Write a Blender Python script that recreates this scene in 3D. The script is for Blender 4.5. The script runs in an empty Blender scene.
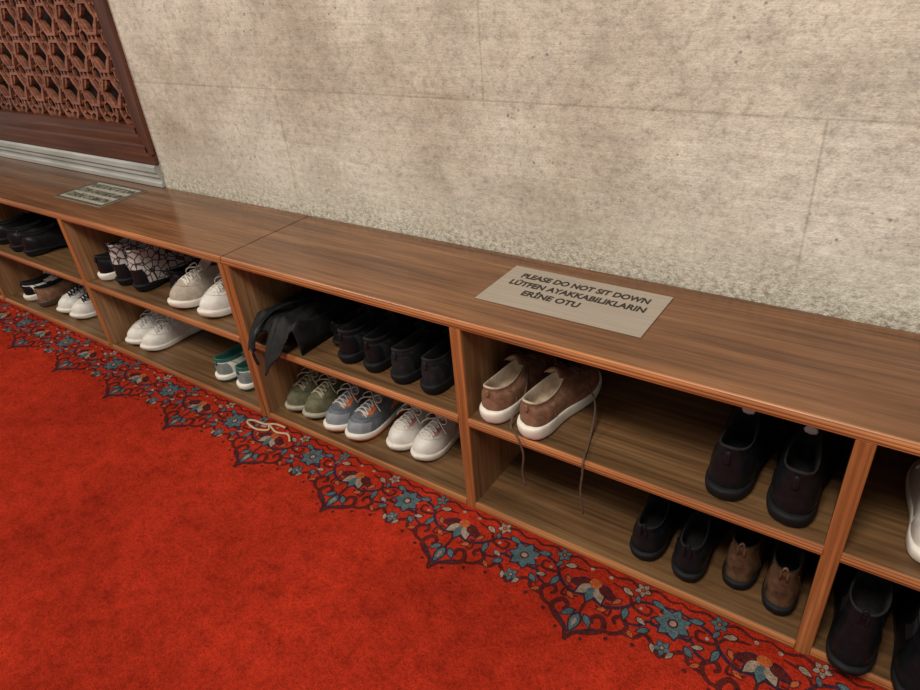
import bpy, bmesh, math, random
from mathutils import Matrix, Vector, noise as mn
random.seed(7)
D=0.338; H=0.54
ZOOM=None
scene=bpy.context.scene
try:
    scene.view_settings.view_transform='Standard'
except Exception: pass

# ---------------------------------------------------------------- materials
def new_mat(name):
    m=bpy.data.materials.new(name);m.use_nodes=True
    nt=m.node_tree;return m,nt,nt.nodes['Principled BSDF']
def node(nt,t,**kw):
    n=nt.nodes.new(t)
    for k,v in kw.items():
        if k in n.inputs: n.inputs[k].default_value=v
        else: setattr(n,k,v)
    return n
def ramp(nt,fac,stops):
    r=nt.nodes.new('ShaderNodeValToRGB');nt.links.new(fac,r.inputs[0])
    e=r.color_ramp.elements
    while len(e)<len(stops): e.new(.5)
    for i,(p,c) in enumerate(stops):
        e[i].position=p;e[i].color=(c,c,c,1) if isinstance(c,(int,float)) else (*c,1)
    return r.outputs[0]
def coords(nt,scale=(1,1,1)):
    tc=nt.nodes.new('ShaderNodeTexCoord');mp=nt.nodes.new('ShaderNodeMapping');mp.inputs['Scale'].default_value=scale
    nt.links.new(tc.outputs['Object'],mp.inputs[0]);return mp.outputs[0]
def noise(nt,vec,scale,detail=4,rough=.5):
    n=node(nt,'ShaderNodeTexNoise',Scale=scale,Detail=detail,Roughness=rough);nt.links.new(vec,n.inputs['Vector']);return n.outputs[0]
def mix(nt,a,b,fac,blend='MIX'):
    m=nt.nodes.new('ShaderNodeMix');m.data_type='RGBA';m.blend_type=blend
    for s,v in ((m.inputs[0],fac),(m.inputs[6],a),(m.inputs[7],b)):
        if isinstance(v,bpy.types.NodeSocket): nt.links.new(v,s)
        elif isinstance(v,tuple): s.default_value=(*v,1)
        else: s.default_value=v
    return m.outputs[2]
def bump(nt,b,h,strength,dist,prev=None):
    n=node(nt,'ShaderNodeBump',Strength=strength,Distance=dist);nt.links.new(h,n.inputs['Height'])
    if prev: nt.links.new(prev,n.inputs['Normal'])
    nt.links.new(n.outputs[0],b.inputs['Normal']);return n.outputs[0]

def wood(name,dark,mid,light,axis='x',rough=.35,streak=.5):
    m,nt,b=new_mat(name)
    s={'x':(1.3,16,16),'z':(16,16,1.3),'y':(16,1.3,16)}[axis]
    s2={'x':(3,110,110),'z':(110,110,3),'y':(110,3,110)}[axis]
    n1=noise(nt,coords(nt,s),1.3,5,.6);n2=noise(nt,coords(nt,s2),1.0,3,.6)
    c=ramp(nt,n1,[(.3,dark),(.5,mid),(.7,light)])
    f=ramp(nt,n2,[(.35,1-streak),(.65,1.15)])
    c=mix(nt,c,f,1.0,'MULTIPLY')
    nt.links.new(c,b.inputs['Base Color']);b.inputs['Roughness'].default_value=rough
    bump(nt,b,n2,.15,.001)
    return m
M_top=wood('walnut_laminate',(.100,.041,.017),(.170,.073,.031),(.24,.112,.048),'x',.19,.35)
M_in=wood('walnut_shelf',(.09,.045,.019),(.15,.078,.034),(.205,.115,.052),'x',.38,.4)
M_side=wood('walnut_side',(.19,.095,.042),(.29,.15,.066),(.39,.215,.105),'z',.4,.35)
M_back=wood('walnut_back',(.14,.072,.032),(.205,.11,.05),(.27,.15,.07),'x',.45,.35)
M_edgeh=wood('orange_edge_h',(.25,.090,.030),(.37,.137,.046),(.47,.19,.07),'x',.35,.35)
M_edgev=wood('orange_edge_v',(.25,.090,.030),(.37,.137,.046),(.47,.19,.07),'z',.35,.35)
M_frame=wood('mahogany_frame',(.05,.015,.008),(.085,.025,.013),(.12,.04,.02),'x',.3,.3)
M_framev=wood('mahogany_frame_v',(.05,.015,.008),(.085,.025,.013),(.12,.04,.02),'z',.3,.3)
M_latt=wood('lattice_wood',(.16,.06,.035),(.24,.092,.055),(.32,.13,.08),'x',.35,.3)

def stone():
    m,nt,b=new_mat('limestone')
    o=coords(nt)
    big=noise(nt,o,1.5,5,.6); patch=noise(nt,o,2.6,6,.68); med=noise(nt,o,9,6,.65); fine=noise(nt,o,60,5,.7); vf=noise(nt,o,190,3,.7)
    strata=noise(nt,coords(nt,(3.5,3.5,60)),1.0,7,.75)
    c=ramp(nt,big,[(.35,(.48,.43,.365)),(.5,(.60,.56,.49)),(.65,(.66,.635,.575))])
    c=mix(nt,c,ramp(nt,patch,[(.36,(.84,.81,.76)),(.46,(.97,.96,.94)),(.6,(1.04,1.04,1.03))]),1.0,'MULTIPLY')
    c=mix(nt,c,ramp(nt,med,[(.3,.84),(.5,1.0),(.7,1.10)]),1.0,'MULTIPLY')
    c=mix(nt,c,ramp(nt,fine,[(.3,.62),(.48,1.0),(.7,1.16)]),.8,'MULTIPLY')
    c=mix(nt,c,ramp(nt,vf,[(.3,.65),(.5,1.0),(.7,1.12)]),.6,'MULTIPLY')
    c=mix(nt,c,ramp(nt,strata,[(.3,.78),(.6,1.08)]),.6,'MULTIPLY')
    v=node(nt,'ShaderNodeTexVoronoi',Scale=42.0);nt.links.new(o,v.inputs['Vector'])
    pits=ramp(nt,v.outputs['Distance'],[(.06,.3),(.18,1.0)])
    pm=ramp(nt,noise(nt,o,3.0,3,.5),[(.47,0.0),(.62,.9)])
    c=mix(nt,c,mix(nt,c,pits,1.0,'MULTIPLY'),pm)
    v2=node(nt,'ShaderNodeTexVoronoi',Scale=4.3);nt.links.new(o,v2.inputs['Vector'])
    c=mix(nt,c,(.78,.75,.69),ramp(nt,v2.outputs['Distance'],[(.03,.8),(.07,0.0)]))
    sc=noise(nt,coords(nt,(14,14,1.6)),2.2,5,.8)
    c=mix(nt,c,ramp(nt,sc,[(.66,(1,1,1)),(.70,(1.18,1.17,1.15))]),.5,'MULTIPLY')
    br=node(nt,'ShaderNodeTexBrick',Scale=1.0);br.inputs['Brick Width'].default_value=1.38;br.inputs['Row Height'].default_value=.44
    br.inputs['Mortar Size'].default_value=.004;br.inputs['Mortar Smooth'].default_value=.9
    br.inputs['Color1'].default_value=(1,1,1,1);br.inputs['Color2'].default_value=(.84,.83,.80,1);br.inputs['Mortar'].default_value=(.62,.59,.54,1)
    sx=nt.nodes.new('ShaderNodeSeparateXYZ');cx=nt.nodes.new('ShaderNodeCombineXYZ')
    wob=node(nt,'ShaderNodeMapping');wob.inputs['Location'].default_value=(.04,0,-.02)
    nt.links.new(o,wob.inputs[0]);nt.links.new(wob.outputs[0],sx.inputs[0]);nt.links.new(sx.outputs[0],cx.inputs[0]);nt.links.new(sx.outputs[2],cx.inputs[1])
    nt.links.new(cx.outputs[0],br.inputs['Vector'])
    c=mix(nt,c,br.outputs['Color'],.65,'MULTIPLY')
    z=nt.nodes.new('ShaderNodeSeparateXYZ');nt.links.new(o,z.inputs[0])
    zz=node(nt,'ShaderNodeMath',operation='ADD');nt.links.new(z.outputs[2],zz.inputs[0])
    nn=node(nt,'ShaderNodeMath',operation='MULTIPLY');nt.links.new(med,nn.inputs[0]);nn.inputs[1].default_value=.14
    nt.links.new(nn.outputs[0],zz.inputs[1])
    band=ramp(nt,zz.outputs[0],[(.605,.9),(.66,.4),(.76,0.0)])
    grit=noise(nt,o,80,5,.78)
    dirty=ramp(nt,grit,[(.36,(.24,.20,.13)),(.46,(.48,.44,.35)),(.58,(.76,.73,.65))])
    c=mix(nt,c,dirty,band)
    nt.links.new(c,b.inputs['Base Color']);b.inputs['Roughness'].default_value=.85
    p=bump(nt,b,fine,.6,.004);p=bump(nt,b,vf,.4,.002,p);p=bump(nt,b,med,.35,.01,p);p=bump(nt,b,strata,.35,.004,p)
    bs=mix(nt,(0.0,0.0,0.0),grit,band);bump(nt,b,bs,.9,.010,p)
    return m
M_stone=stone()
def marble():
    m,nt,b=new_mat('grey_marble')
    n=noise(nt,coords(nt,(1,6,6)),3,6,.6)
    nt.links.new(ramp(nt,n,[(.3,(.27,.275,.26)),(.6,(.43,.43,.41))]),b.inputs['Base Color']);b.inputs['Roughness'].default_value=.5
    return m
M_marble=marble()

def carpet_mat(name,col,var=.26):
    m,nt,b=new_mat(name)
    o=coords(nt)
    n=noise(nt,o,2.2,5,.62);n2=noise(nt,o,24,6,.75);n3=noise(nt,o,330,3,.7);n4=noise(nt,o,110,4,.7)
    d=tuple(x*(1-var) for x in col);l=tuple(min(1,x*(1+var)) for x in col)
    c=ramp(nt,n,[(.32,d),(.5,col),(.68,l)])
    c=mix(nt,c,ramp(nt,n2,[(.3,.62),(.5,1.0),(.7,1.22)]),1.0,'MULTIPLY')
    c=mix(nt,c,ramp(nt,n4,[(.3,.62),(.5,1.0),(.7,1.2)]),.8,'MULTIPLY')
    c=mix(nt,c,ramp(nt,n3,[(.3,.5),(.6,1.2)]),.8,'MULTIPLY')
    nt.links.new(c,b.inputs['Base Color']);b.inputs['Roughness'].default_value=.95
    b.inputs['Specular IOR Level'].default_value=.03
    p=bump(nt,b,n3,.8,.005);p=bump(nt,b,n4,.7,.008,p);bump(nt,b,n2,.6,.014,p)
    return m
M_red=carpet_mat('red_wool',(.43,.029,.012))
M_teal=carpet_mat('teal_wool',(.085,.14,.155))
M_cream=carpet_mat('cream_wool',(.34,.25,.19))
M_navy=carpet_mat('navy_wool',(.045,.024,.04))
M_maroon=carpet_mat('maroon_wool',(.10,.018,.016))
M_orange=carpet_mat('orange_wool',(.45,.10,.03))

_mc={}
def mat(col,rough=.55,tex=0.15,name=None,scale=60,metal=0,spec=None):
    key=(tuple(col),rough,tex,scale,metal)
    if key in _mc: return _mc[key]
    m,nt,b=new_mat(name or 'mat_%02d'%len(_mc))
    n=noise(nt,coords(nt),scale,4,.6)
    d=tuple(x*(1-tex*1.4) for x in col);l=tuple(min(1,x*(1+tex)) for x in col)
    nt.links.new(ramp(nt,n,[(.35,d),(.65,l)]),b.inputs['Base Color'])
    b.inputs['Roughness'].default_value=rough;b.inputs['Metallic'].default_value=metal
    if max(col)<.06: b.inputs['Specular IOR Level'].default_value=.22
    if spec is not None: b.inputs['Specular IOR Level'].default_value=spec
    bump(nt,b,n,.2,.001)
    _mc[key]=m;return m
def crackle():
    m,nt,b=new_mat('crackle_knit')
    v=node(nt,'ShaderNodeTexVoronoi',Scale=42.0,feature='DISTANCE_TO_EDGE');nt.links.new(coords(nt),v.inputs['Vector'])
    nt.links.new(ramp(nt,v.outputs['Distance'],[(.05,(.03,.028,.03)),(.09,(.46,.42,.41))]),b.inputs['Base Color']);b.inputs['Roughness'].default_value=.7
    return m
M_crack=crackle()

# ---------------------------------------------------------------- mesh helpers
def link(o,parent=None):
    bpy.context.collection.objects.link(o)
    if parent: o.parent=parent
    return o
def empty(name):
    e=bpy.data.objects.new(name,None);e.empty_display_size=.1;return link(e)
def obj_from(bm,name,mats,parent=None,smooth=False):
    me=bpy.data.meshes.new(name);bmesh.ops.recalc_face_normals(bm,faces=bm.faces);bm.to_mesh(me);bm.free()
    for m in mats: me.materials.append(m)
    if smooth:
        for p in me.polygons: p.use_smooth=True
    return link(bpy.data.objects.new(name,me),parent)
def bm_box(bm,a,b,mi=0):
    vs=[bm.verts.new((x,y,z)) for x in (a[0],b[0]) for y in (a[1],b[1]) for z in (a[2],b[2])]
    for f in ((0,1,3,2),(4,6,7,5),(0,4,5,1),(2,3,7,6),(0,2,6,4),(1,5,7,3)):
        bm.faces.new([vs[i] for i in f]).material_index=mi
def boxes(name,lst,m,parent=None,bevel=.001):
    bm=bmesh.new()
    for a,b in lst: bm_box(bm,a,b)
    o=obj_from(bm,name,[m],parent)
    if bevel:
        md=o.modifiers.new('b','BEVEL');md.width=bevel;md.segments=2
    return o
def prism(name,prof,a,b,axis,m,parent=None,smooth=False):
    bm=bmesh.new();r=[]
    for e in (a,b):
        r.append([bm.verts.new((e,p[0],p[1]) if axis=='x' else (p[0],p[1],e)) for p in prof])
    n=len(prof)
    for i in range(n): bm.faces.new((r[0][i],r[0][(i+1)%n],r[1][(i+1)%n],r[1][i]))
    bm.faces.new(r[0]);bm.faces.new(r[1][::-1])
    return obj_from(bm,name,[m],parent,smooth)
def tube(bm,pts,r,mi=0,n=6,cap=True,flat=1.0):
    pts=[Vector(p) for p in pts];rings=[]
    up=Vector((0,0,1))
    for i,p in enumerate(pts):
        t=(pts[min(i+1,len(pts)-1)]-pts[max(i-1,0)]).normalized()
        u=up if abs(t.dot(up))<.95 else Vector((0,1,0))
        s=t.cross(u).normalized();v=s.cross(t).normalized()
        rr=r[i] if isinstance(r,(list,tuple)) else r
        rings.append([bm.verts.new(p+s*math.cos(2*math.pi*k/n)*rr+v*math.sin(2*math.pi*k/n)*rr*flat) for k in range(n)])
    for a,b in zip(rings,rings[1:]):
        for k in range(n): bm.faces.new((a[k],a[(k+1)%n],b[(k+1)%n],b[k])).material_index=mi
    if cap:
        bm.faces.new(rings[0][::-1]).material_index=mi;bm.faces.new(rings[-1]).material_index=mi
def smooth_path(pts,sub=6):
    pts=[Vector(p) for p in pts];P=[pts[0]]+pts+[pts[-1]];out=[]
    for i in range(1,len(P)-2):
        for k in range(sub):
            t=k/sub;a,b,c,d=P[i-1],P[i],P[i+1],P[i+2]
            out.append(.5*((2*b)+(c-a)*t+(2*a-5*b+4*c-d)*t*t+(3*b-a-3*c+d)*t**3))
    out.append(pts[-1]);return out

# ---------------------------------------------------------------- room
boxes('floor',[((-4,-4.5,-.04),(4,.6,-.013))],mat((.3,.27,.22),.7),None,0)
boxes('carpet',[((-4,-4.5,-.012),(4,D-.002,0))],M_red,None,0)
WX=-.735;WZ=.625
boxes('wall_back',[((WX,D,-.012),(4,D+.35,3.2)),((-4,D,-.012),(WX,D+.35,WZ)),((-4,D,2.3),(WX,D+.35,3.2)),((-4,D,WZ),(-2.9,D+.35,2.3))],M_stone,None,0)
y0=D-.001
prof=[(y0,.542),(y0-.012,.542),(y0-.012,.555),(y0-.006,.560),(y0-.006,.572),(y0-.014,.578),(y0-.014,.592),(y0-.022,.598),(y0-.022,.615),(y0-.016,.622),(y0,.622)]
prism('trim_1',prof,-3.0,-.742,'x',M_marble)
win=empty('window_1')
def frame_h(z0,z1,n):
    zs=z1-z0
    pr=[(D+.09,z0),(D-.016,z0),(D-.016,z0+.2*zs),(D-.004,z0+.25*zs),(D-.004,z0+.45*zs),(D+.004,z0+.5*zs),(D+.002,z0+.72*zs),(D+.012,z0+.78*zs),(D+.012,z1-.004),(D+.02,z1),(D+.09,z1)]
    prism(n,pr,-2.88,WX-.001,'x',M_frame,win)
frame_h(.626,.745,'bottom_rail')
xs=.115
pr=[(WX-.001,D+.09),(WX-.001,D-.016),(WX-.025,D-.016),(WX-.03,D-.004),(WX-.055,D-.004),(WX-.06,D+.004),(WX-.085,D+.002),(WX-.09,D+.012),(WX-xs+.004,D+.012),(WX-xs,D+.02),(WX-xs,D+.09)]
prism('stile_right',pr,.66,2.28,'z',M_framev,win)
boxes('backing',[((-2.88,D+.14,.63),(WX-.002,D+.16,2.28))],mat((.016,.010,.009),.2),win,0)
bm=bmesh.new();pit=.14
def arc(cx,cz,r,y,n,a0=0):
    return [Vector((cx+r*math.cos(a0+2*math.pi*k/n),y,cz+r*math.sin(a0+2*math.pi*k/n))) for k in range(n+1)]
def flatbar(pts,w,y,th):
    rs=[];closed=(pts[0]-pts[-1]).length<1e-6
    for i,p in enumerate(pts):
        t=(pts[(i+1)%(len(pts)-1)]-pts[(i-1)%(len(pts)-1)]).normalized() if closed else (pts[min(i+1,len(pts)-1)]-pts[max(i-1,0)]).normalized()
        s=Vector((-t.z,0,t.x))
        rs.append([bm.verts.new(p+s*w*.5+Vector((0,-th/2,0))),bm.verts.new(p-s*w*.5+Vector((0,-th/2,0))),bm.verts.new(p-s*w*.5+Vector((0,th/2,0))),bm.verts.new(p+s*w*.5+Vector((0,th/2,0)))])
    for a,b in zip(rs,rs[1:]):
        for k in range(4): bm.faces.new((a[k],a[(k+1)%4],b[(k+1)%4],b[k]))
yl=D+.045
for i in range(-1,18):
    for j in range(-1,13):
        cx=WX-xs-.04-i*pit;cz=.79+j*pit*.86
        if cz<.76 or cz>2.2 or cx<-2.85 or cx>WX-xs+.05: continue
        flatbar(arc(cx,cz,.056,yl,20),.012,yl,.014)
        flatbar(arc(cx,cz,.028,yl+.003,6,math.pi/6),.008,yl,.010)
        flatbar(arc(cx+pit/2,cz+pit*.43,.056,yl-.005,6),.011,yl,.014)
        for a in range(6):
            an=a*math.pi/3+math.pi/6
            flatbar([Vector((cx+.028*math.cos(an),yl,cz+.028*math.sin(an))),Vector((cx+.057*math.cos(an),yl,cz+.057*math.sin(an)))],.008,yl,.010)
obj_from(bm,'lattice',[M_latt],win)

# ---------------------------------------------------------------- shoe cabinets
def trim_prof(w):
    pts=[];n=14
    for k in range(n+1):
        u=k/n
        pts.append((u*w,.002+.0035*math.sin(math.pi*u)**.5+.0012*abs(math.cos(u*math.pi*3))))
    return pts
ZB=.0014
def cabinet(xl,xr,divs,dw):
    root=empty('shoe_cabinet')
    T=.022;zm0,zm1=.262,.284;yb=D-.004
    fr=.006
    boxes('top_board',[((xl,fr,H-T),(xr,D-.003,H))],M_top,root)
    sides=[xl]+divs+[xr];sp=[]
    for i,s in enumerate(sides):
        if i==0: a,b=xl,xl+.02
        elif i==len(sides)-1: a,b=xr-.02,xr
        else: a,b=s-dw/2,s+dw/2
        sp.append((a,b))
    boxes('uprights',[((a,fr,ZB),(b,yb-.006,H-T-.0003)) for a,b in sp],M_side,root)
    sh=[];hb=[]
    for (a0,b0),(a1,b1) in zip(sp,sp[1:]):
        for z0,z1 in ((ZB,T),(zm0,zm1)): sh.append(((b0+.0002,fr,z0),(a1-.0002,yb-.006,z1)));hb.append((b0,a1,z0,z1))
    boxes('shelf_boards',sh,M_in,root)
    boxes('back_panel',[((xl,yb-.005,ZB),(xr,yb,H-T-.0003))],M_back,root,0)
    for a,b in sp:
        pr=[(a,fr)]+[(a+p,fr-o) for p,o in trim_prof(b-a)]+[(b,fr)]
        prism('edge_upright',pr,ZB,H-T-.0003,'z',M_edgev,root)
    for a,b,z0,z1 in [(xl,xr,H-T,H-.0002)]+hb:
        pr=[(fr,z0)]+[(fr-o,z0+p) for p,o in trim_prof(z1-z0)]+[(fr,z1)]
        prism('edge_rail',pr,a,b,'x',M_edgeh,root)
    return root
cabinet(-2.62,-.002,[-1.75,-.877],.026)
cabinet(.002,2.29,[.765,1.52],.028)

# ---------------------------------------------------------------- signs
def sign(x0,x1,ya,yb,lines,plate,ink,border=None):
    root=empty('metal_sign')
    boxes('plate',[((x0,ya,H+.0003),(x1,yb,H+.0028))],plate,root,.0008)
    if border:
        w=.012
        boxes('border',[((x0,ya,H+.0029),(x1,ya+w,H+.0036)),((x0,yb-w,H+.0029),(x1,yb,H+.0036)),((x0,ya+w,H+.0029),(x0+w,yb-w,H+.0036)),((x1-w,ya+w,H+.0029),(x1,yb-w,H+.0036))],border,root,0)
    for t,cx,cy,size,wd in lines:
        c=bpy.data.curves.new('lettering','FONT');c.body=t;c.size=size;c.align_x='CENTER';c.align_y='CENTER';c.extrude=.0002;c.offset=size*.032
        o=link(bpy.data.objects.new('lettering',c),root);o.location=(cx,cy,H+.0032);c.materials.append(ink)
        bpy.context.view_layer.update()
        o.scale=(wd/max(o.dimensions[0],1e-4),1,1)
plate,pn,pb=new_mat('brushed_bronze')
nz=noise(pn,coords(pn,(4,200,4)),1.5,4,.6)
pn.links.new(ramp(pn,nz,[(.3,(.33,.285,.24)),(.7,(.43,.375,.32))]),pb.inputs['Base Color']);pb.inputs['Roughness'].default_value=.38;pb.inputs['Metallic'].default_value=.3
ink=mat((.03,.025,.022),.6,.05)
sign(.755,1.13,.10,.28,[('PLEASE DO NOT SIT DOWN',.945,.238,.030,.30),('LÜTFEN AYAKKABILIKLARIN',.943,.200,.030,.315),('ERİNE OTU',.905,.162,.030,.135)],plate,ink)
sign(-1.08,-.77,.10,.28,[('PLEASE DO NOT SIT DOWN',-.925,.238,.040,.275),('LÜTFEN AYAKKABILIKLARIN',-.925,.19,.040,.275),('ÜZERİNE OTURMAYIN',-.925,.142,.040,.265)],mat((.36,.34,.285),.4,.1),mat((.05,.06,.04),.6,.05),mat((.07,.06,.045),.5,.05))

# ---------------------------------------------------------------- carpet border
bm=bmesh.new();MI={'t':0,'c':1,'n':2,'m':3,'o':4,'r':5}
_z=[0]
def zl(base):
    _z[0]=(_z[0]+1)%97;return .0002+base*.00016+_z[0]*.0000015
def P2(x,d,z): return (x,-d,z)
def poly(pts,mi,base):
    z=zl(base);vs=[bm.verts.new(P2(x,d,z)) for x,d in pts]
    f=bm.faces.new(vs);f.material_index=MI[mi]
def ribbon(pts,w,mi,base,taper=True):
    w*=1.2
    z=zl(base);pts=smooth_path([(a,b,0) for a,b in pts],5)
    n=len(pts);prev=None
    for i,p in enumerate(pts):
        t=(pts[min(i+1,n-1)]-pts[max(i-1,0)]).normalized();s=Vector((-t.y,t.x,0))
        ww=w*.5*(1 if not taper else .35+.65*math.sin(math.pi*min(1,(i+.6)/n))**.5)
        a=bm.verts.new(P2(p.x+s.x*ww,p.y+s.y*ww,z));b=bm.verts.new(P2(p.x-s.x*ww,p.y-s.y*ww,z))
        if prev:
            bm.faces.new((prev[0],prev[1],b,a)).material_index=MI[mi]
        prev=(a,b)
def leaf(x,d,ang,L,W,mi,base,outline='n'):
    L*=1.1;W*=1.15
    def shape(k):
        out=[]
        for i in range(13):
            u=i/12;out.append((u*L*k-(k-1)*L*.5,math.sin(math.pi*u**.8)*W*.5*k+(k-1)*.001))
        for i in range(11,0,-1):
            u=i/12;out.append((u*L*k-(k-1)*L*.5,-math.sin(math.pi*u**.8)*W*.5*k))
        c,s=math.cos(ang),math.sin(ang)
        return [(x+p*c-q*s,d+p*s+q*c) for p,q in out]
    if outline: poly(shape(1.34),outline,base)
    poly(shape(1.0),mi,base+1)
def disc(x,d,r,mi,base,n=10): poly([(x+math.cos(2*math.pi*k/n)*r,d+math.sin(2*math.pi*k/n)*r) for k in range(n)],mi,base)
def rosette(x,d,r,n,c1,c2,base,rot=0):
    for k in range(n):
        a=rot+2*math.pi*k/n
        leaf(x+math.cos(a)*r*.18,d+math.sin(a)*r*.18,a,r*.85,r*.55,c1,base)
    disc(x,d,r*.34,'m',base+2.2);disc(x,d,r*.22,c2,base+2.6)
PER=.343
for k in range(-7,7):
    x0=.095+k*PER
    def X(u): return x0+u
    for s in (1,-1):
        ribbon([(X(0),.206),(X(s*.012),.180),(X(s*.040),.165),(X(s*.058),.145),(X(s*.045),.122),(X(s*.028),.130),(X(s*.034),.145)],.010,'m',1)
        ribbon([(X(s*.004),.190),(X(s*.024),.168),(X(s*.046),.153)],.0045,'n',1.6)
        ribbon([(X(s*.055),.150),(X(s*.082),.142),(X(s*.096),.118),(X(s*.078),.100),(X(s*.066),.112),(X(s*.074),.122)],.009,'m',1)
        ribbon([(X(s*.088),.135),(X(s*.118),.130),(X(s*.130),.112),(X(s*.150),.124),(X(s*.1715),.148)],.008,'m',1)
        ribbon([(X(s*.092),.108),(X(s*.115),.100),(X(s*.13),.082),(X(s*.1715),.092)],.006,'n',1)
        ribbon([(X(0),.088),(X(s*.04),.094),(X(s*.075),.075),(X(s*.10),.045),(X(s*.1715),.028)],.007,'n',1)
        ribbon([(X(s*.03),.03),(X(s*.07),.04),(X(s*.09),.065),(X(s*.12),.07),(X(s*.125),.052),(X(s*.11),.05)],.006,'m',1)
        ribbon([(X(0),.004),(X(s*.03),.014),(X(s*.06),.004),(X(s*.09),.016),(X(s*.12),.004),(X(s*.15),.014),(X(s*.1715),.006)],.006,'m',1)
        ribbon([(X(s*.02),.10),(X(s*.052),.112),(X(s*.05),.088),(X(s*.036),.086)],.005,'m',1)
        ribbon([(X(s*.14),.04),(X(s*.150),.075),(X(s*.135),.085),(X(s*.13),.068)],.005,'n',1)
        leaf(X(s*.012),.134,math.pi/2-s*.75,.026,.011,'t',2)
        leaf(X(s*.078),.075,math.pi/2-s*.2,.026,.011,'t',2)
        leaf(X(s*.105),.085,math.pi/2-s*1.2,.020,.009,'c',2)
        leaf(X(s*.135),.100,math.pi/2+s*.9,.022,.010,'t',2)
        leaf(X(s*.055),.03,math.pi/2-s*1.2,.024,.011,'c',2,'m')
        leaf(X(s*.12),.03,math.pi/2-s*1.3,.026,.011,'t',2)
        leaf(X(s*.045),.10,math.pi/2+s*1.1,.020,.009,'o',2,'m')
        leaf(X(s*.150),.125,math.pi/2-s*.5,.018,.008,'c',2,'m')
        leaf(X(s*.100),.122,math.pi/2-s*.9,.018,.008,'o',2,'m')
        leaf(X(s*.062),.062,math.pi/2+s*.6,.020,.009,'o',2,'n')
        leaf(X(s*.088),.034,math.pi/2-s*.4,.018,.008,'t',2,'m')
        leaf(X(s*.036),.058,math.pi/2-s*.9,.020,.008,'m',2,'n')
        disc(X(s*.022),.020,.0045,'c',2);disc(X(s*.145),.055,.0045,'o',2);disc(X(s*.070),.162,.0045,'m',2);disc(X(s*.104),.060,.004,'c',2)
        disc(X(s*.120),.148,.005,'m',2);disc(X(s*.028),.188,.004,'m',2)
    leaf(X(0),.138,math.pi/2,.040,.017,'t',2)
    leaf(X(0),.148,math.pi/2,.020,.008,'c',4,None)
    ribbon([(X(0),.10),(X(0),.140)],.006,'m',1)
    for a in (-1.15,-.6,0,.6,1.15):
        leaf(X(0)+math.sin(a)*.010,.050+math.cos(a)*.010,math.pi/2-a,.038,.019,{0:'t',1.15:'m',.6:'c'}[abs(a)],2)
    poly([(X(0)+math.cos(2*math.pi*q/12)*.014,.052+math.sin(2*math.pi*q/12)*.012) for q in range(12)],'o',4.2)
    rosette(x0+PER/2,.062,.032,7,'t','c',2,.3)
    rosette(x0+PER*.27,.016,.016,5,'c','o',2,.1)
    rosette(x0-PER*.27,.016,.016,5,'t','o',2,.5)
    rosette(x0+PER/2,.124,.016,5,'t','c',2,.2)
cp=obj_from(bm,'carpet_border',[M_teal,M_cream,M_navy,M_maroon,M_orange,M_red],bpy.data.objects['carpet'])
for p in cp.data.polygons:
    if p.normal.z<0: p.flip()

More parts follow.
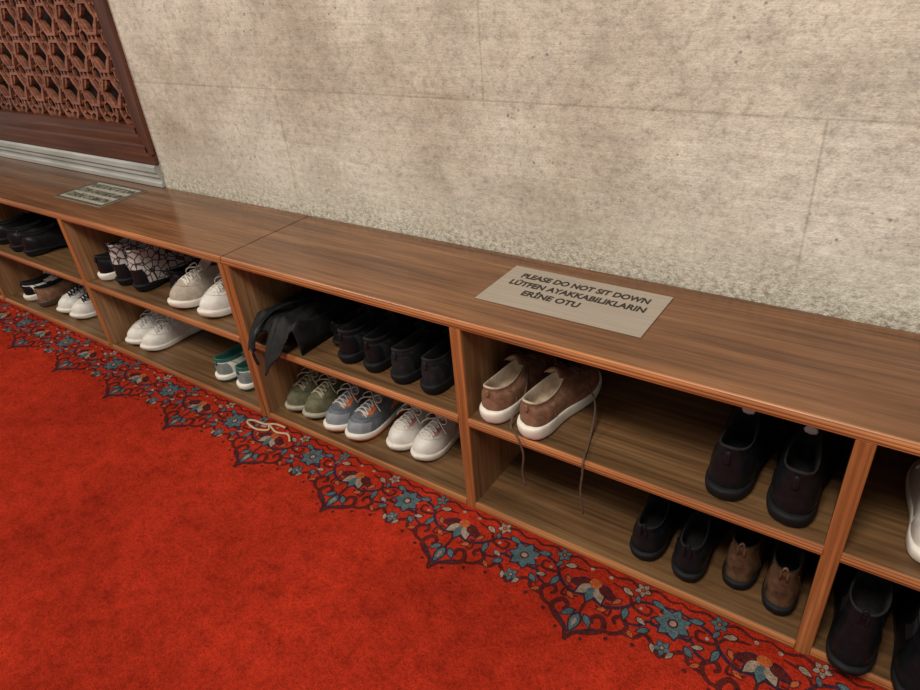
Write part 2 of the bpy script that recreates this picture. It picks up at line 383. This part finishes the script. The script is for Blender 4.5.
# ---------------------------------------------------------------- shoes
HW=[(0,0),(.015,.18),(.05,.29),(.10,.35),(.18,.385),(.30,.37),(.42,.375),(.56,.44),(.68,.485),(.78,.485),(.87,.42),(.93,.33),(.975,.19),(1,0)]
def hw(t):
    for (a,b),(c,d) in zip(HW,HW[1:]):
        if t<=c:
            u=(t-a)/(c-a);return b+(d-b)*u
    return 0
N=22
TS=[(1-math.cos(math.pi*k/N))/2 for k in range(N+1)]
def shoe(name,x,y,z,ang=0,L=.28,W=.102,side=1,h=.075,kind='sneaker',up=None,sole=None,out=None,acc=None,toe=None,heel=None,lace=None,lining=None,insole=None,tag=None,hs=.03,parent=None,lean=0,toe_out=False):
    up=up or mat((.02,.02,.022));sole=sole or up;out=out or sole;acc=acc or up;toe=toe or up;heel=heel or acc
    lace=lace or up;lining=lining or mat((.03,.03,.03));insole=insole or lining;tg=tag or acc
    if toe_out: y=y+L*1.0;ang+=math.pi;side=-side
    mats=[up,sole,out,acc,toe,heel,lace,lining,insole,tg]
    bm=bmesh.new();boot=kind=='boot';dress=kind in('dress',)or boot
    idx=[(k,1) for k in range(N+1)]+[(k,-1) for k in range(N-1,0,-1)]
    M=len(idx);kT=N
    def spring(t): return .014*max(0,(t-.72)/.28)**2*L/.28
    def cl(t): return side*-.045*W*math.sin(math.pi*min(1,t*1.1))+side*-.05*W*max(0,(t-.55)/.45)
    def soleP(i,k,zz):
        kk,s=idx[i];t=TS[kk]
        yy=.5*L+(t-.5)*L*k
        return Vector((cl(t)+s*hw(t)*W*k,yy,zz))
    def stop(t): return hs-(.008*min(1,max(0,(t-.15)/.4)) if not dress else .012*min(1,max(0,(t-.2)/.2)))+spring(t)
    lv=[(.93,0),(.985,.10),(1.02,.45),(1.035,.85),(1.0,1.0),(.88,1.0)] if not dress else [(.93,0),(.97,.1),(.98,.5),(1.02,.6),(1.03,.95),(.9,1.0)]
    rings=[]
    for kf,zf in lv:
        r=[]
        for i in range(M):
            t=TS[idx[i][0]];b0=spring(t)
            if dress and .27<t<.62: b0+=(.011)*min(1,(t-.27)/.03)*min(1,(.62-t)/.15)
            r.append(bm.verts.new(soleP(i,kf,b0+(stop(t)-b0)*zf)))
        rings.append(r)
    for li,(a,b) in enumerate(zip(rings,rings[1:])):
        for i in range(M): bm.faces.new((a[i],a[(i+1)%M],b[(i+1)%M],b[i])).material_index=2 if li<(2 if out is not sole else 1) else 1
    bm.faces.new(rings[0][::-1]).material_index=2
    bm.faces.new(rings[-1]).material_index=1
    t0,t1=(.045,.44) if boot else (.03,.53) if kind=='sneaker' else (.035,.52)
    wc=.30 if boot else .295
    def collar(i,k=1.0,dz=0):
        kk,s=idx[i];u=TS[kk];t=t0+(t1-t0)*u
        ww=wc*W*(math.sin(math.acos(max(-1,min(1,1-2*u))))**.75)*(1-.30*u*(not boot))
        cy=(t0+t1)/2*L;yy=cy+(t*L-cy)*k
        if boot: hz=h*(1+.03*math.cos(2*math.pi*u))
        else: hz=h*(.84+.22*(1-u)**3+.24*u**2)
        return Vector((cl(t)+s*ww*k,yy,hz+dz))
    def upP(i,s_):
        kk,sg=idx[i];t=TS[kk];toeW=max(0,(t-.5)/.5)
        p0=soleP(i,.955,stop(t)-.002);p3=collar(i)
        a=(.55*h*(1-toeW)+ (.040 if not dress else .034)*toeW)
        if boot: a=.35*h*(1-toeW)+.045*toeW
        p1=p0+Vector((0,0,a))+Vector((sg*.002,0,0))
        d=(p0-p3);d.z=0
        bz=(.22*h*(1-toeW)+.010*toeW)
        kx=.30*(1-toeW)+.42*toeW
        if boot: bz=.45*h;kx=.04+.10*toeW
        p2=p3+d*kx-Vector((0,0,bz))
        q=1-s_
        return q**3*p0+3*q*q*s_*p1+3*q*s_*s_*p2+s_**3*p3
    NL=10;rings=[]
    for j in range(NL+1): rings.append([bm.verts.new(upP(i,j/NL)) for i in range(M)])
    for j in range(NL):
        for i in range(M):
            kk=idx[i][0];t=TS[min(kk,N)];i2=(i+1)%M
            mi=0
            if t<.10 and j<(7 if kind=='sneaker' else 5): mi=5
            if t>.86 and j<3: mi=4
            if kind=='sneaker':
                if t<.5 and j>=8: mi=0 if acc is up else 3
                if .36<t<.62 and 2<=j<=6 and (kk%3!=0): mi=3
                if abs(i+.5-kT)<5.5 and abs(i+.5-kT)>2 and j>=5: mi=3
            if boot and .30<t<.55 and j>4: mi=7
            bm.faces.new((rings[j][i],rings[j][i2],rings[j+1][i2],rings[j+1][i])).material_index=mi
    for q in ([upP(7,s_/8) for s_ in range(0,8)],[upP(M-7,s_/8) for s_ in range(0,8)]):
        tube(bm,[p+Vector((math.copysign(.0005,p.x),0,0)) for p in q],.0016,5,5,True)
    if not boot:
        tube(bm,[upP(kT+d_,.42)+Vector((0,.0003,.0006)) for d_ in range(-7,8)],.0016,0,5,True)
    inner=[(1.03,.004,7 if acc is not up else 0),(.97,.007,7),(.88,.003,7),(.82,-.012,7),(.84,-.025,7)]
    prev=rings[-1]
    for kf,dz,mi in inner:
        r=[bm.verts.new(collar(i,kf,dz)) for i in range(M)]
        for i in range(M): bm.faces.new((prev[i],prev[(i+1)%M],r[(i+1)%M],r[i])).material_index=mi
        prev=r
    r=[]
    for i in range(M):
        v=collar(i,.80);v.z=hs+.006;r.append(bm.verts.new(v))
    for i in range(M): bm.faces.new((prev[i],prev[(i+1)%M],r[(i+1)%M],r[i])).material_index=7
    bm.faces.new(r).material_index=8
    if kind=='sneaker':
        pc=collar(kT);cols=[]
        for a in range(6):
            u=a/5;row=[]
            yy=pc.y+.022-.050*u;zz=pc.z-.006+ .036*u+.004*math.sin(math.pi*u)
            wd=(.17+.08*u)*W*(1 if a<5 else .8)
            for b in range(7):
                v=b/6*2-1
                row.append(Vector((pc.x+v*wd,yy-.012*abs(v)**2,zz-.012*v*v)))
            cols.append(row)
        for off in (0,.007):
            g=[[bm.verts.new(p+Vector((0,-off,-off*.6))) for p in row] for row in cols]
            for a in range(5):
                for b in range(6):
                    bm.faces.new((g[a][b],g[a][b+1],g[a+1][b+1],g[a+1][b])).material_index=(7 if off else (3 if toe_out and a>2 else 0))
            if off==0: g0=g
            else:
                bd0=[g0[a][0] for a in range(6)]+g0[5][1:]+[g0[a][6] for a in range(4,-1,-1)]
                bd1=[g[a][0] for a in range(6)]+g[5][1:]+[g[a][6] for a in range(4,-1,-1)]
                for a in range(len(bd0)-1): bm.faces.new((bd0[a],bd0[a+1],bd1[a+1],bd1[a])).material_index=0
        if tag is not None:
            q=pc+Vector((0,-.040,.022))
            bm_box(bm,(q.x-.015,q.y-.004,q.z-.016),(q.x+.015,q.y,q.z+.006),9)
        for q,s_ in enumerate((.50,.60,.70,.80,.90,.98)):
            a=upP(kT-4,s_);b=upP(kT+4,s_);c=upP(kT,s_)
            for jj in (0,1):
                aa=a if jj==0 else b
                e=upP(kT+(4 if jj==0 else -4),max(.44,s_-.09))
                m_=(aa+e)/2;m_.z=max(m_.z,c.z)+.005
                tube(bm,smooth_path([aa+Vector((0,0,.001)),aa.lerp(m_,.6)+Vector((0,0,.003)),m_,e.lerp(m_,.6)+Vector((0,0,.003)),e+Vector((0,0,.001))],2),.0031,6,5,True,.7)
        c=upP(kT,.93)
        for s in (1,-1):
            tube(bm,smooth_path([c+Vector((0,0,.006)),c+Vector((s*.018,-.006,.014)),c+Vector((s*.034,.004,.006)),c+Vector((s*.026,.014,.004)),c+Vector((0,.004,.007))],4),.0024,6,5)
            tube(bm,smooth_path([c+Vector((0,0,.006)),c+Vector((s*.02,.016,.006)),c+Vector((s*.036,.022,-.004)),c+Vector((s*.044,.020,-.018))],4),.0024,6,5)
    if kind=='dress':
        tube(bm,[upP(kT+d,.86)+Vector((0,0,.001)) for d in range(-7,8)],[.003]*15,3,6,True,.6)
    if dress:
        p=collar(0)
        tube(bm,smooth_path([p+Vector((-.006,-.003,-.02)),p+Vector((-.006,-.005,.006)),p+Vector((0,-.002,.016)),p+Vector((.006,-.005,.006)),p+Vector((.006,-.003,-.02))],3),.0035,3,5,True,.6)
    if kind=='sneaker':
        tube(bm,[upP(0,.45)+Vector((0,-.001,0)),upP(0,.7)+Vector((0,-.0015,0)),upP(0,.97)+Vector((0,-.001,0))],[.006,.007,.006],3,8,True,.5)
    o=obj_from(bm,name,mats,parent,True)
    o.matrix_world=Matrix.Translation((x,y,z+.0008))@Matrix.Rotation(ang,4,'Z')@Matrix.Rotation(lean,4,'X')
    sb=o.modifiers.new('s','SUBSURF');sb.levels=1;sb.render_levels=1
    return o

UPZ=.284;LOZ=.022
K=mat((.008,.009,.011),.38,.2,'black_leather',spec=.18);K2=mat((.014,.015,.018),.65,.3,'black_mesh');KS=mat((.009,.0095,.011),.6,.1,'black_rubber',spec=.15)
Wt=mat((.66,.64,.60),.5,.06,'white_leather');WS=mat((.74,.71,.64),.5,.05,'white_rubber')
LN=mat((.018,.018,.019),.9,.2,'dark_lining');GL=mat((.26,.25,.24),.9,.15,'grey_lining')
BR=mat((.22,.112,.064),.85,.25,'brown_suede');BRL=mat((.46,.37,.28),.9,.15,'tan_lining')
BG=mat((.40,.34,.285),.8,.12,'beige_suede');OL=mat((.12,.115,.065),.8,.2,'olive_canvas')
SL=mat((.11,.125,.15),.7,.2,'slate_mesh');ORG=mat((.70,.17,.04),.5,.1,'orange_rubber')
PK=mat((.60,.25,.28),.6,.1,'pink_accent');GN=mat((.025,.12,.10),.6,.15,'teal_suede')
BRB=mat((.11,.060,.032),.45,.5,'brown_boot_leather',25);GUM=mat((.07,.042,.025),.5,.1,'brown_sole');TAG=mat((.6,.6,.6),.5,.05,'white_tag')
LB=mat((.09,.05,.032),.8,.2);LG=mat((.5,.5,.48),.7,.1,'grey_lace')
b1=shoe('brown_suede_sneaker',.830,.004,UPZ,-.03,.27,.096,-1,.088,up=BR,sole=WS,acc=BR,lace=LB,lining=BRL,insole=BRL,hs=.038)
b2=shoe('brown_suede_sneaker',.930,-.002,UPZ,-.13,.275,.100,1,.088,up=BR,sole=WS,acc=BR,lace=LB,lining=BRL,insole=BRL,hs=.038)
def lace_obj(parent,pts,r,m,name='loose_lace'):
    bm=bmesh.new();tube(bm,smooth_path(pts,6),r,0,6)
    o=obj_from(bm,name,[m],None,True)
    bpy.context.view_layer.update()
    if parent: o.parent=parent;o.matrix_parent_inverse=parent.matrix_world.inverted()
    return o
lace_obj(b1,[(.86,.14,.375),(.884,.08,.34),(.882,.02,.30),(.915,-.006,.288),(.929,-.010,.25),(.925,-.010,.20),(.932,-.011,.165)],.0025,LB)
lace_obj(b2,[(.99,.16,.365),(1.03,.13,.33),(1.05,.06,.290),(1.066,-.004,.288),(1.068,-.011,.26),(1.065,-.012,.21),(1.072,-.012,.15)],.0025,LB)
shoe('black_leather_shoe',1.328,.02,UPZ,.0,.29,.107,-1,.112,'sneaker',up=K,sole=KS,lace=K2,lining=LN,tag=TAG)
shoe('black_leather_shoe',1.442,.012,UPZ,-.02,.29,.107,1,.112,'sneaker',up=K,sole=KS,lace=K2,lining=LN,tag=TAG)
shoe('black_leather_shoe',1.188,.03,LOZ,.03,.28,.098,-1,.09,'dress',up=K,sole=KS,lining=LN)
shoe('black_leather_shoe',1.284,.022,LOZ,.0,.28,.094,1,.09,'dress',up=K,sole=KS,lining=LN)
shoe('brown_ankle_boot',1.376,.055,LOZ,.02,.265,.088,-1,.115,'boot',up=BRB,sole=KS,acc=BRB,lining=LN)
shoe('brown_ankle_boot',1.460,.035,LOZ,.0,.265,.086,1,.115,'boot',up=BRB,sole=KS,acc=BRB,lining=LN)
shoe('white_sneaker',1.652,.030,UPZ,.03,.27,.100,-1,.075,up=Wt,sole=WS,lace=Wt,lining=GL)
shoe('black_ankle_boot',1.590,-.030,LOZ,.0,.30,.104,-1,.155,'boot',up=K,sole=KS,lining=LN)
shoe('black_ankle_boot',1.698,-.035,LOZ,-.02,.30,.104,1,.155,'boot',up=K,sole=KS,lining=LN)
for x,a,s in ((.362,.02,-1),(.452,0,1)): shoe('black_sneaker',x,.035,UPZ,a,.275,.088,s,.09,up=K2,sole=KS,acc=K,lace=K2,lining=LN)
for x,a,s in ((.548,.0,-1),(.642,-.02,1)): shoe('black_sneaker',x,.028,UPZ,a,.28,.090,s,.09,up=K,sole=KS,acc=K2,lace=K2,lining=LN,heel=K2)
shoe('black_slipper',.282,.09,UPZ,.0,.22,.068,-1,.06,'dress',up=K,sole=KS,lining=LN,hs=.02)
for x,a,s in ((.080,.0,-1),(.172,-.03,1)): shoe('olive_canvas_sneaker',x,.025,LOZ,a,.265,.090,s,.080,up=OL,sole=mat((.36,.34,.26),.6,.1),out=GUM,acc=mat((.17,.16,.10),.8,.2),lace=mat((.4,.36,.25),.8,.1),lining=GL,insole=BRL,toe_out=True)
for x,a,s in ((.268,-.04,-1),(.366,-.06,1)): shoe('running_shoe',x,.012,LOZ,a,.27,.092,s,.085,up=SL,sole=WS,out=ORG,acc=ORG,heel=SL,lace=LG,lining=ORG,insole=SL,toe=mat((.22,.24,.27),.6,.1),toe_out=True,hs=.034)
for x,a,s in ((.480,-.03,-1),(.578,-.05,1)): shoe('white_pink_sneaker',x,.04,LOZ,a,.25,.09,s,.075,up=Wt,sole=WS,acc=PK,lace=WS,heel=Wt,lining=GL,toe_out=True)
shoe('black_white_sneaker',-.81,.03,UPZ,-.02,.27,.095,-1,.085,up=K2,sole=WS,acc=K,lace=WS,lining=LN,toe=WS)
for x,a,s in ((-.705,.02,-1),(-.598,-.02,1)): shoe('knit_slip_on_boot',x,.035,UPZ,a,.275,.10,s,.14,'boot',up=M_crack,sole=KS,acc=K,lining=M_crack,heel=K,insole=LN)
shoe('black_loafer',-.470,.09,UPZ,-.1,.235,.09,-1,.07,'dress',up=K,sole=KS,lining=LN)
shoe('beige_sneaker',-.330,.005,UPZ,-.10,.285,.105,-1,.095,up=BG,sole=WS,acc=mat((.52,.49,.44),.7,.1),lace=WS,lining=GL,toe_out=True,hs=.036)
shoe('white_sneaker',-.190,.010,UPZ,-.04,.285,.100,1,.090,up=Wt,sole=WS,acc=mat((.45,.43,.40),.7,.1),lace=WS,lining=GL,toe_out=True,hs=.034)
for x,a,s in ((-.770,-.06,-1),(-.660,-.08,1)): shoe('white_sneaker',x,.02,LOZ,a,.27,.098,s,.078,up=Wt,sole=WS,lace=LG,lining=GL,toe_out=True)
for x,a,s in ((-.265,.0,-1),(-.155,-.05,1)): shoe('green_white_sneaker',x,.035,LOZ,a,.27,.10,s,.08,up=Wt,sole=WS,acc=GN,heel=mat((.2,.24,.24),.6,.15),lace=WS,lining=GN,out=GN)
for x,a,s in ((-1.47,-.3,-1),(-1.35,-.25,1)): shoe('black_leather_shoe',x,.02,UPZ,a,.28,.10,s,.085,'dress',up=K,sole=KS,lining=LN)
shoe('black_leather_shoe',-1.62,.03,UPZ,-.1,.28,.10,-1,.085,'dress',up=K,sole=KS,lining=LN)
shoe('black_white_sneaker',-1.60,.03,LOZ,-.1,.27,.10,-1,.08,up=Wt,sole=WS,acc=K,lace=K,lining=LN)
shoe('brown_suede_sneaker',-1.475,.03,LOZ,-.1,.27,.10,1,.08,up=BR,sole=GUM,lining=LN)
for x,a,s in ((-1.30,-.05,-1),(-1.185,-.05,1)): shoe('white_sneaker',x,.03,LOZ,a,.27,.10,s,.085,up=Wt,sole=WS,acc=mat((.25,.25,.26),.6,.1),lace=K2,lining=GL,toe_out=True)

# black folded bag draped over the shelf edge
bm=bmesh.new();U,V=60,64;g=[]
for a in range(U+1):
    u=a/U;row=[]
    tip=.055*max(0,1-abs(u-.20)/.22)+.080*max(0,1-abs(u-.66)/.26)
    y_end=.012-tip
    for b in range(V+1):
        v=b/V
        y=.29+(y_end-.29)*v
        x=.034+.195*u
        edge=min(1,min(u,1-u)/.09)**.6
        tri=abs(((u*2.6+v*.45)%1)*2-1);tri2=abs(((u*5.3-v*1.1+.3)%1)*2-1)
        fold=.030*tri+.010*tri2+.014*mn.noise(Vector((u*5,v*4,1.3)))
        zz=.010+edge*(.058+fold*(.45+.55*v))
        if v<.06: zz*=v/.06*.7+.3
        over=max(0,(.035-y)/.10)
        zz-=over**1.3*.13*(.6+.4*edge)
        zz=max(zz,.004) if y>-.008 else zz
        if y<=-.008: x+=(.5-u)*.02*over
        row.append(bm.verts.new((x,y,UPZ+zz)))
    g.append(row)
for a in range(U):
    for b in range(V): bm.faces.new((g[a][b],g[a+1][b],g[a+1][b+1],g[a][b+1]))
bag=obj_from(bm,'black_cloth_bag',[mat((.010,.010,.011),.6,.3,'black_cloth')],None,True)
so=bag.modifiers.new('s','SOLIDIFY');so.thickness=.003;so.offset=1
bm=bmesh.new()
tube(bm,smooth_path([(.20,.20,UPZ+.092),(.15,.12,UPZ+.106),(.11,.05,UPZ+.10),(.105,-.02,UPZ+.07),(.11,-.052,UPZ+.02),(.12,-.054,UPZ-.02)],6),.008,0,8,True,.3)
obj_from(bm,'strap',[K],bag,True)
CR=mat((.45,.33,.2),.8,.1)
lace_obj(None,[(.10,-.012,.006),(.06,-.015,.006),(.03,-.03,.005),(-.02,-.035,.005),(-.03,-.05,.005),(.02,-.06,.005),(.06,-.045,.005),(.05,-.03,.009),(.09,-.04,.005),(.13,-.03,.005),(.16,-.05,.005)],.0035,CR,'shoelace')

# ---------------------------------------------------------------- lights
def area(name,loc,rot,size,power,col):
    l=bpy.data.lights.new(name,'AREA');l.shape='DISK';l.size=size;l.energy=power;l.color=col
    o=link(bpy.data.objects.new(name,l));o.location=loc;o.rotation_euler=rot
def aim(loc,tgt): return (Vector(tgt)-Vector(loc)).to_track_quat('-Z','Y').to_euler()
for loc,tg,s,p in (((1.2,-1.5,3.0),(.8,.1,.5),.8,73),((-2.0,-2.0,3.0),(-1,.1,.4),1.0,62)):
    area('ceiling_lamp',loc,aim(loc,tg),s,p,(1,.92,.80))
w=bpy.data.worlds.new('w');scene.world=w;w.use_nodes=True
w.node_tree.nodes['Background'].inputs[0].default_value=(1,.93,.84,1);w.node_tree.nodes['Background'].inputs[1].default_value=.32

# ---------------------------------------------------------------- camera
cd=bpy.data.cameras.new('camera');c=link(bpy.data.objects.new('camera',cd))
cd.sensor_width=36;cd.lens=655.9/920*36;cd.clip_start=.02
c.matrix_world=Matrix.Translation((1.49437,-.93902,1.19978))@(Matrix.Rotation(.65173,4,'Z')@Matrix.Rotation(math.pi/2-.54611,4,'X')@Matrix.Rotation(-.09461,4,'Z'))
if ZOOM:
    k,cx_,cy_=ZOOM;cd.lens*=k;cd.shift_x=(cx_-460)/920*k;cd.shift_y=-(cy_-345)/920*k
scene.camera=c
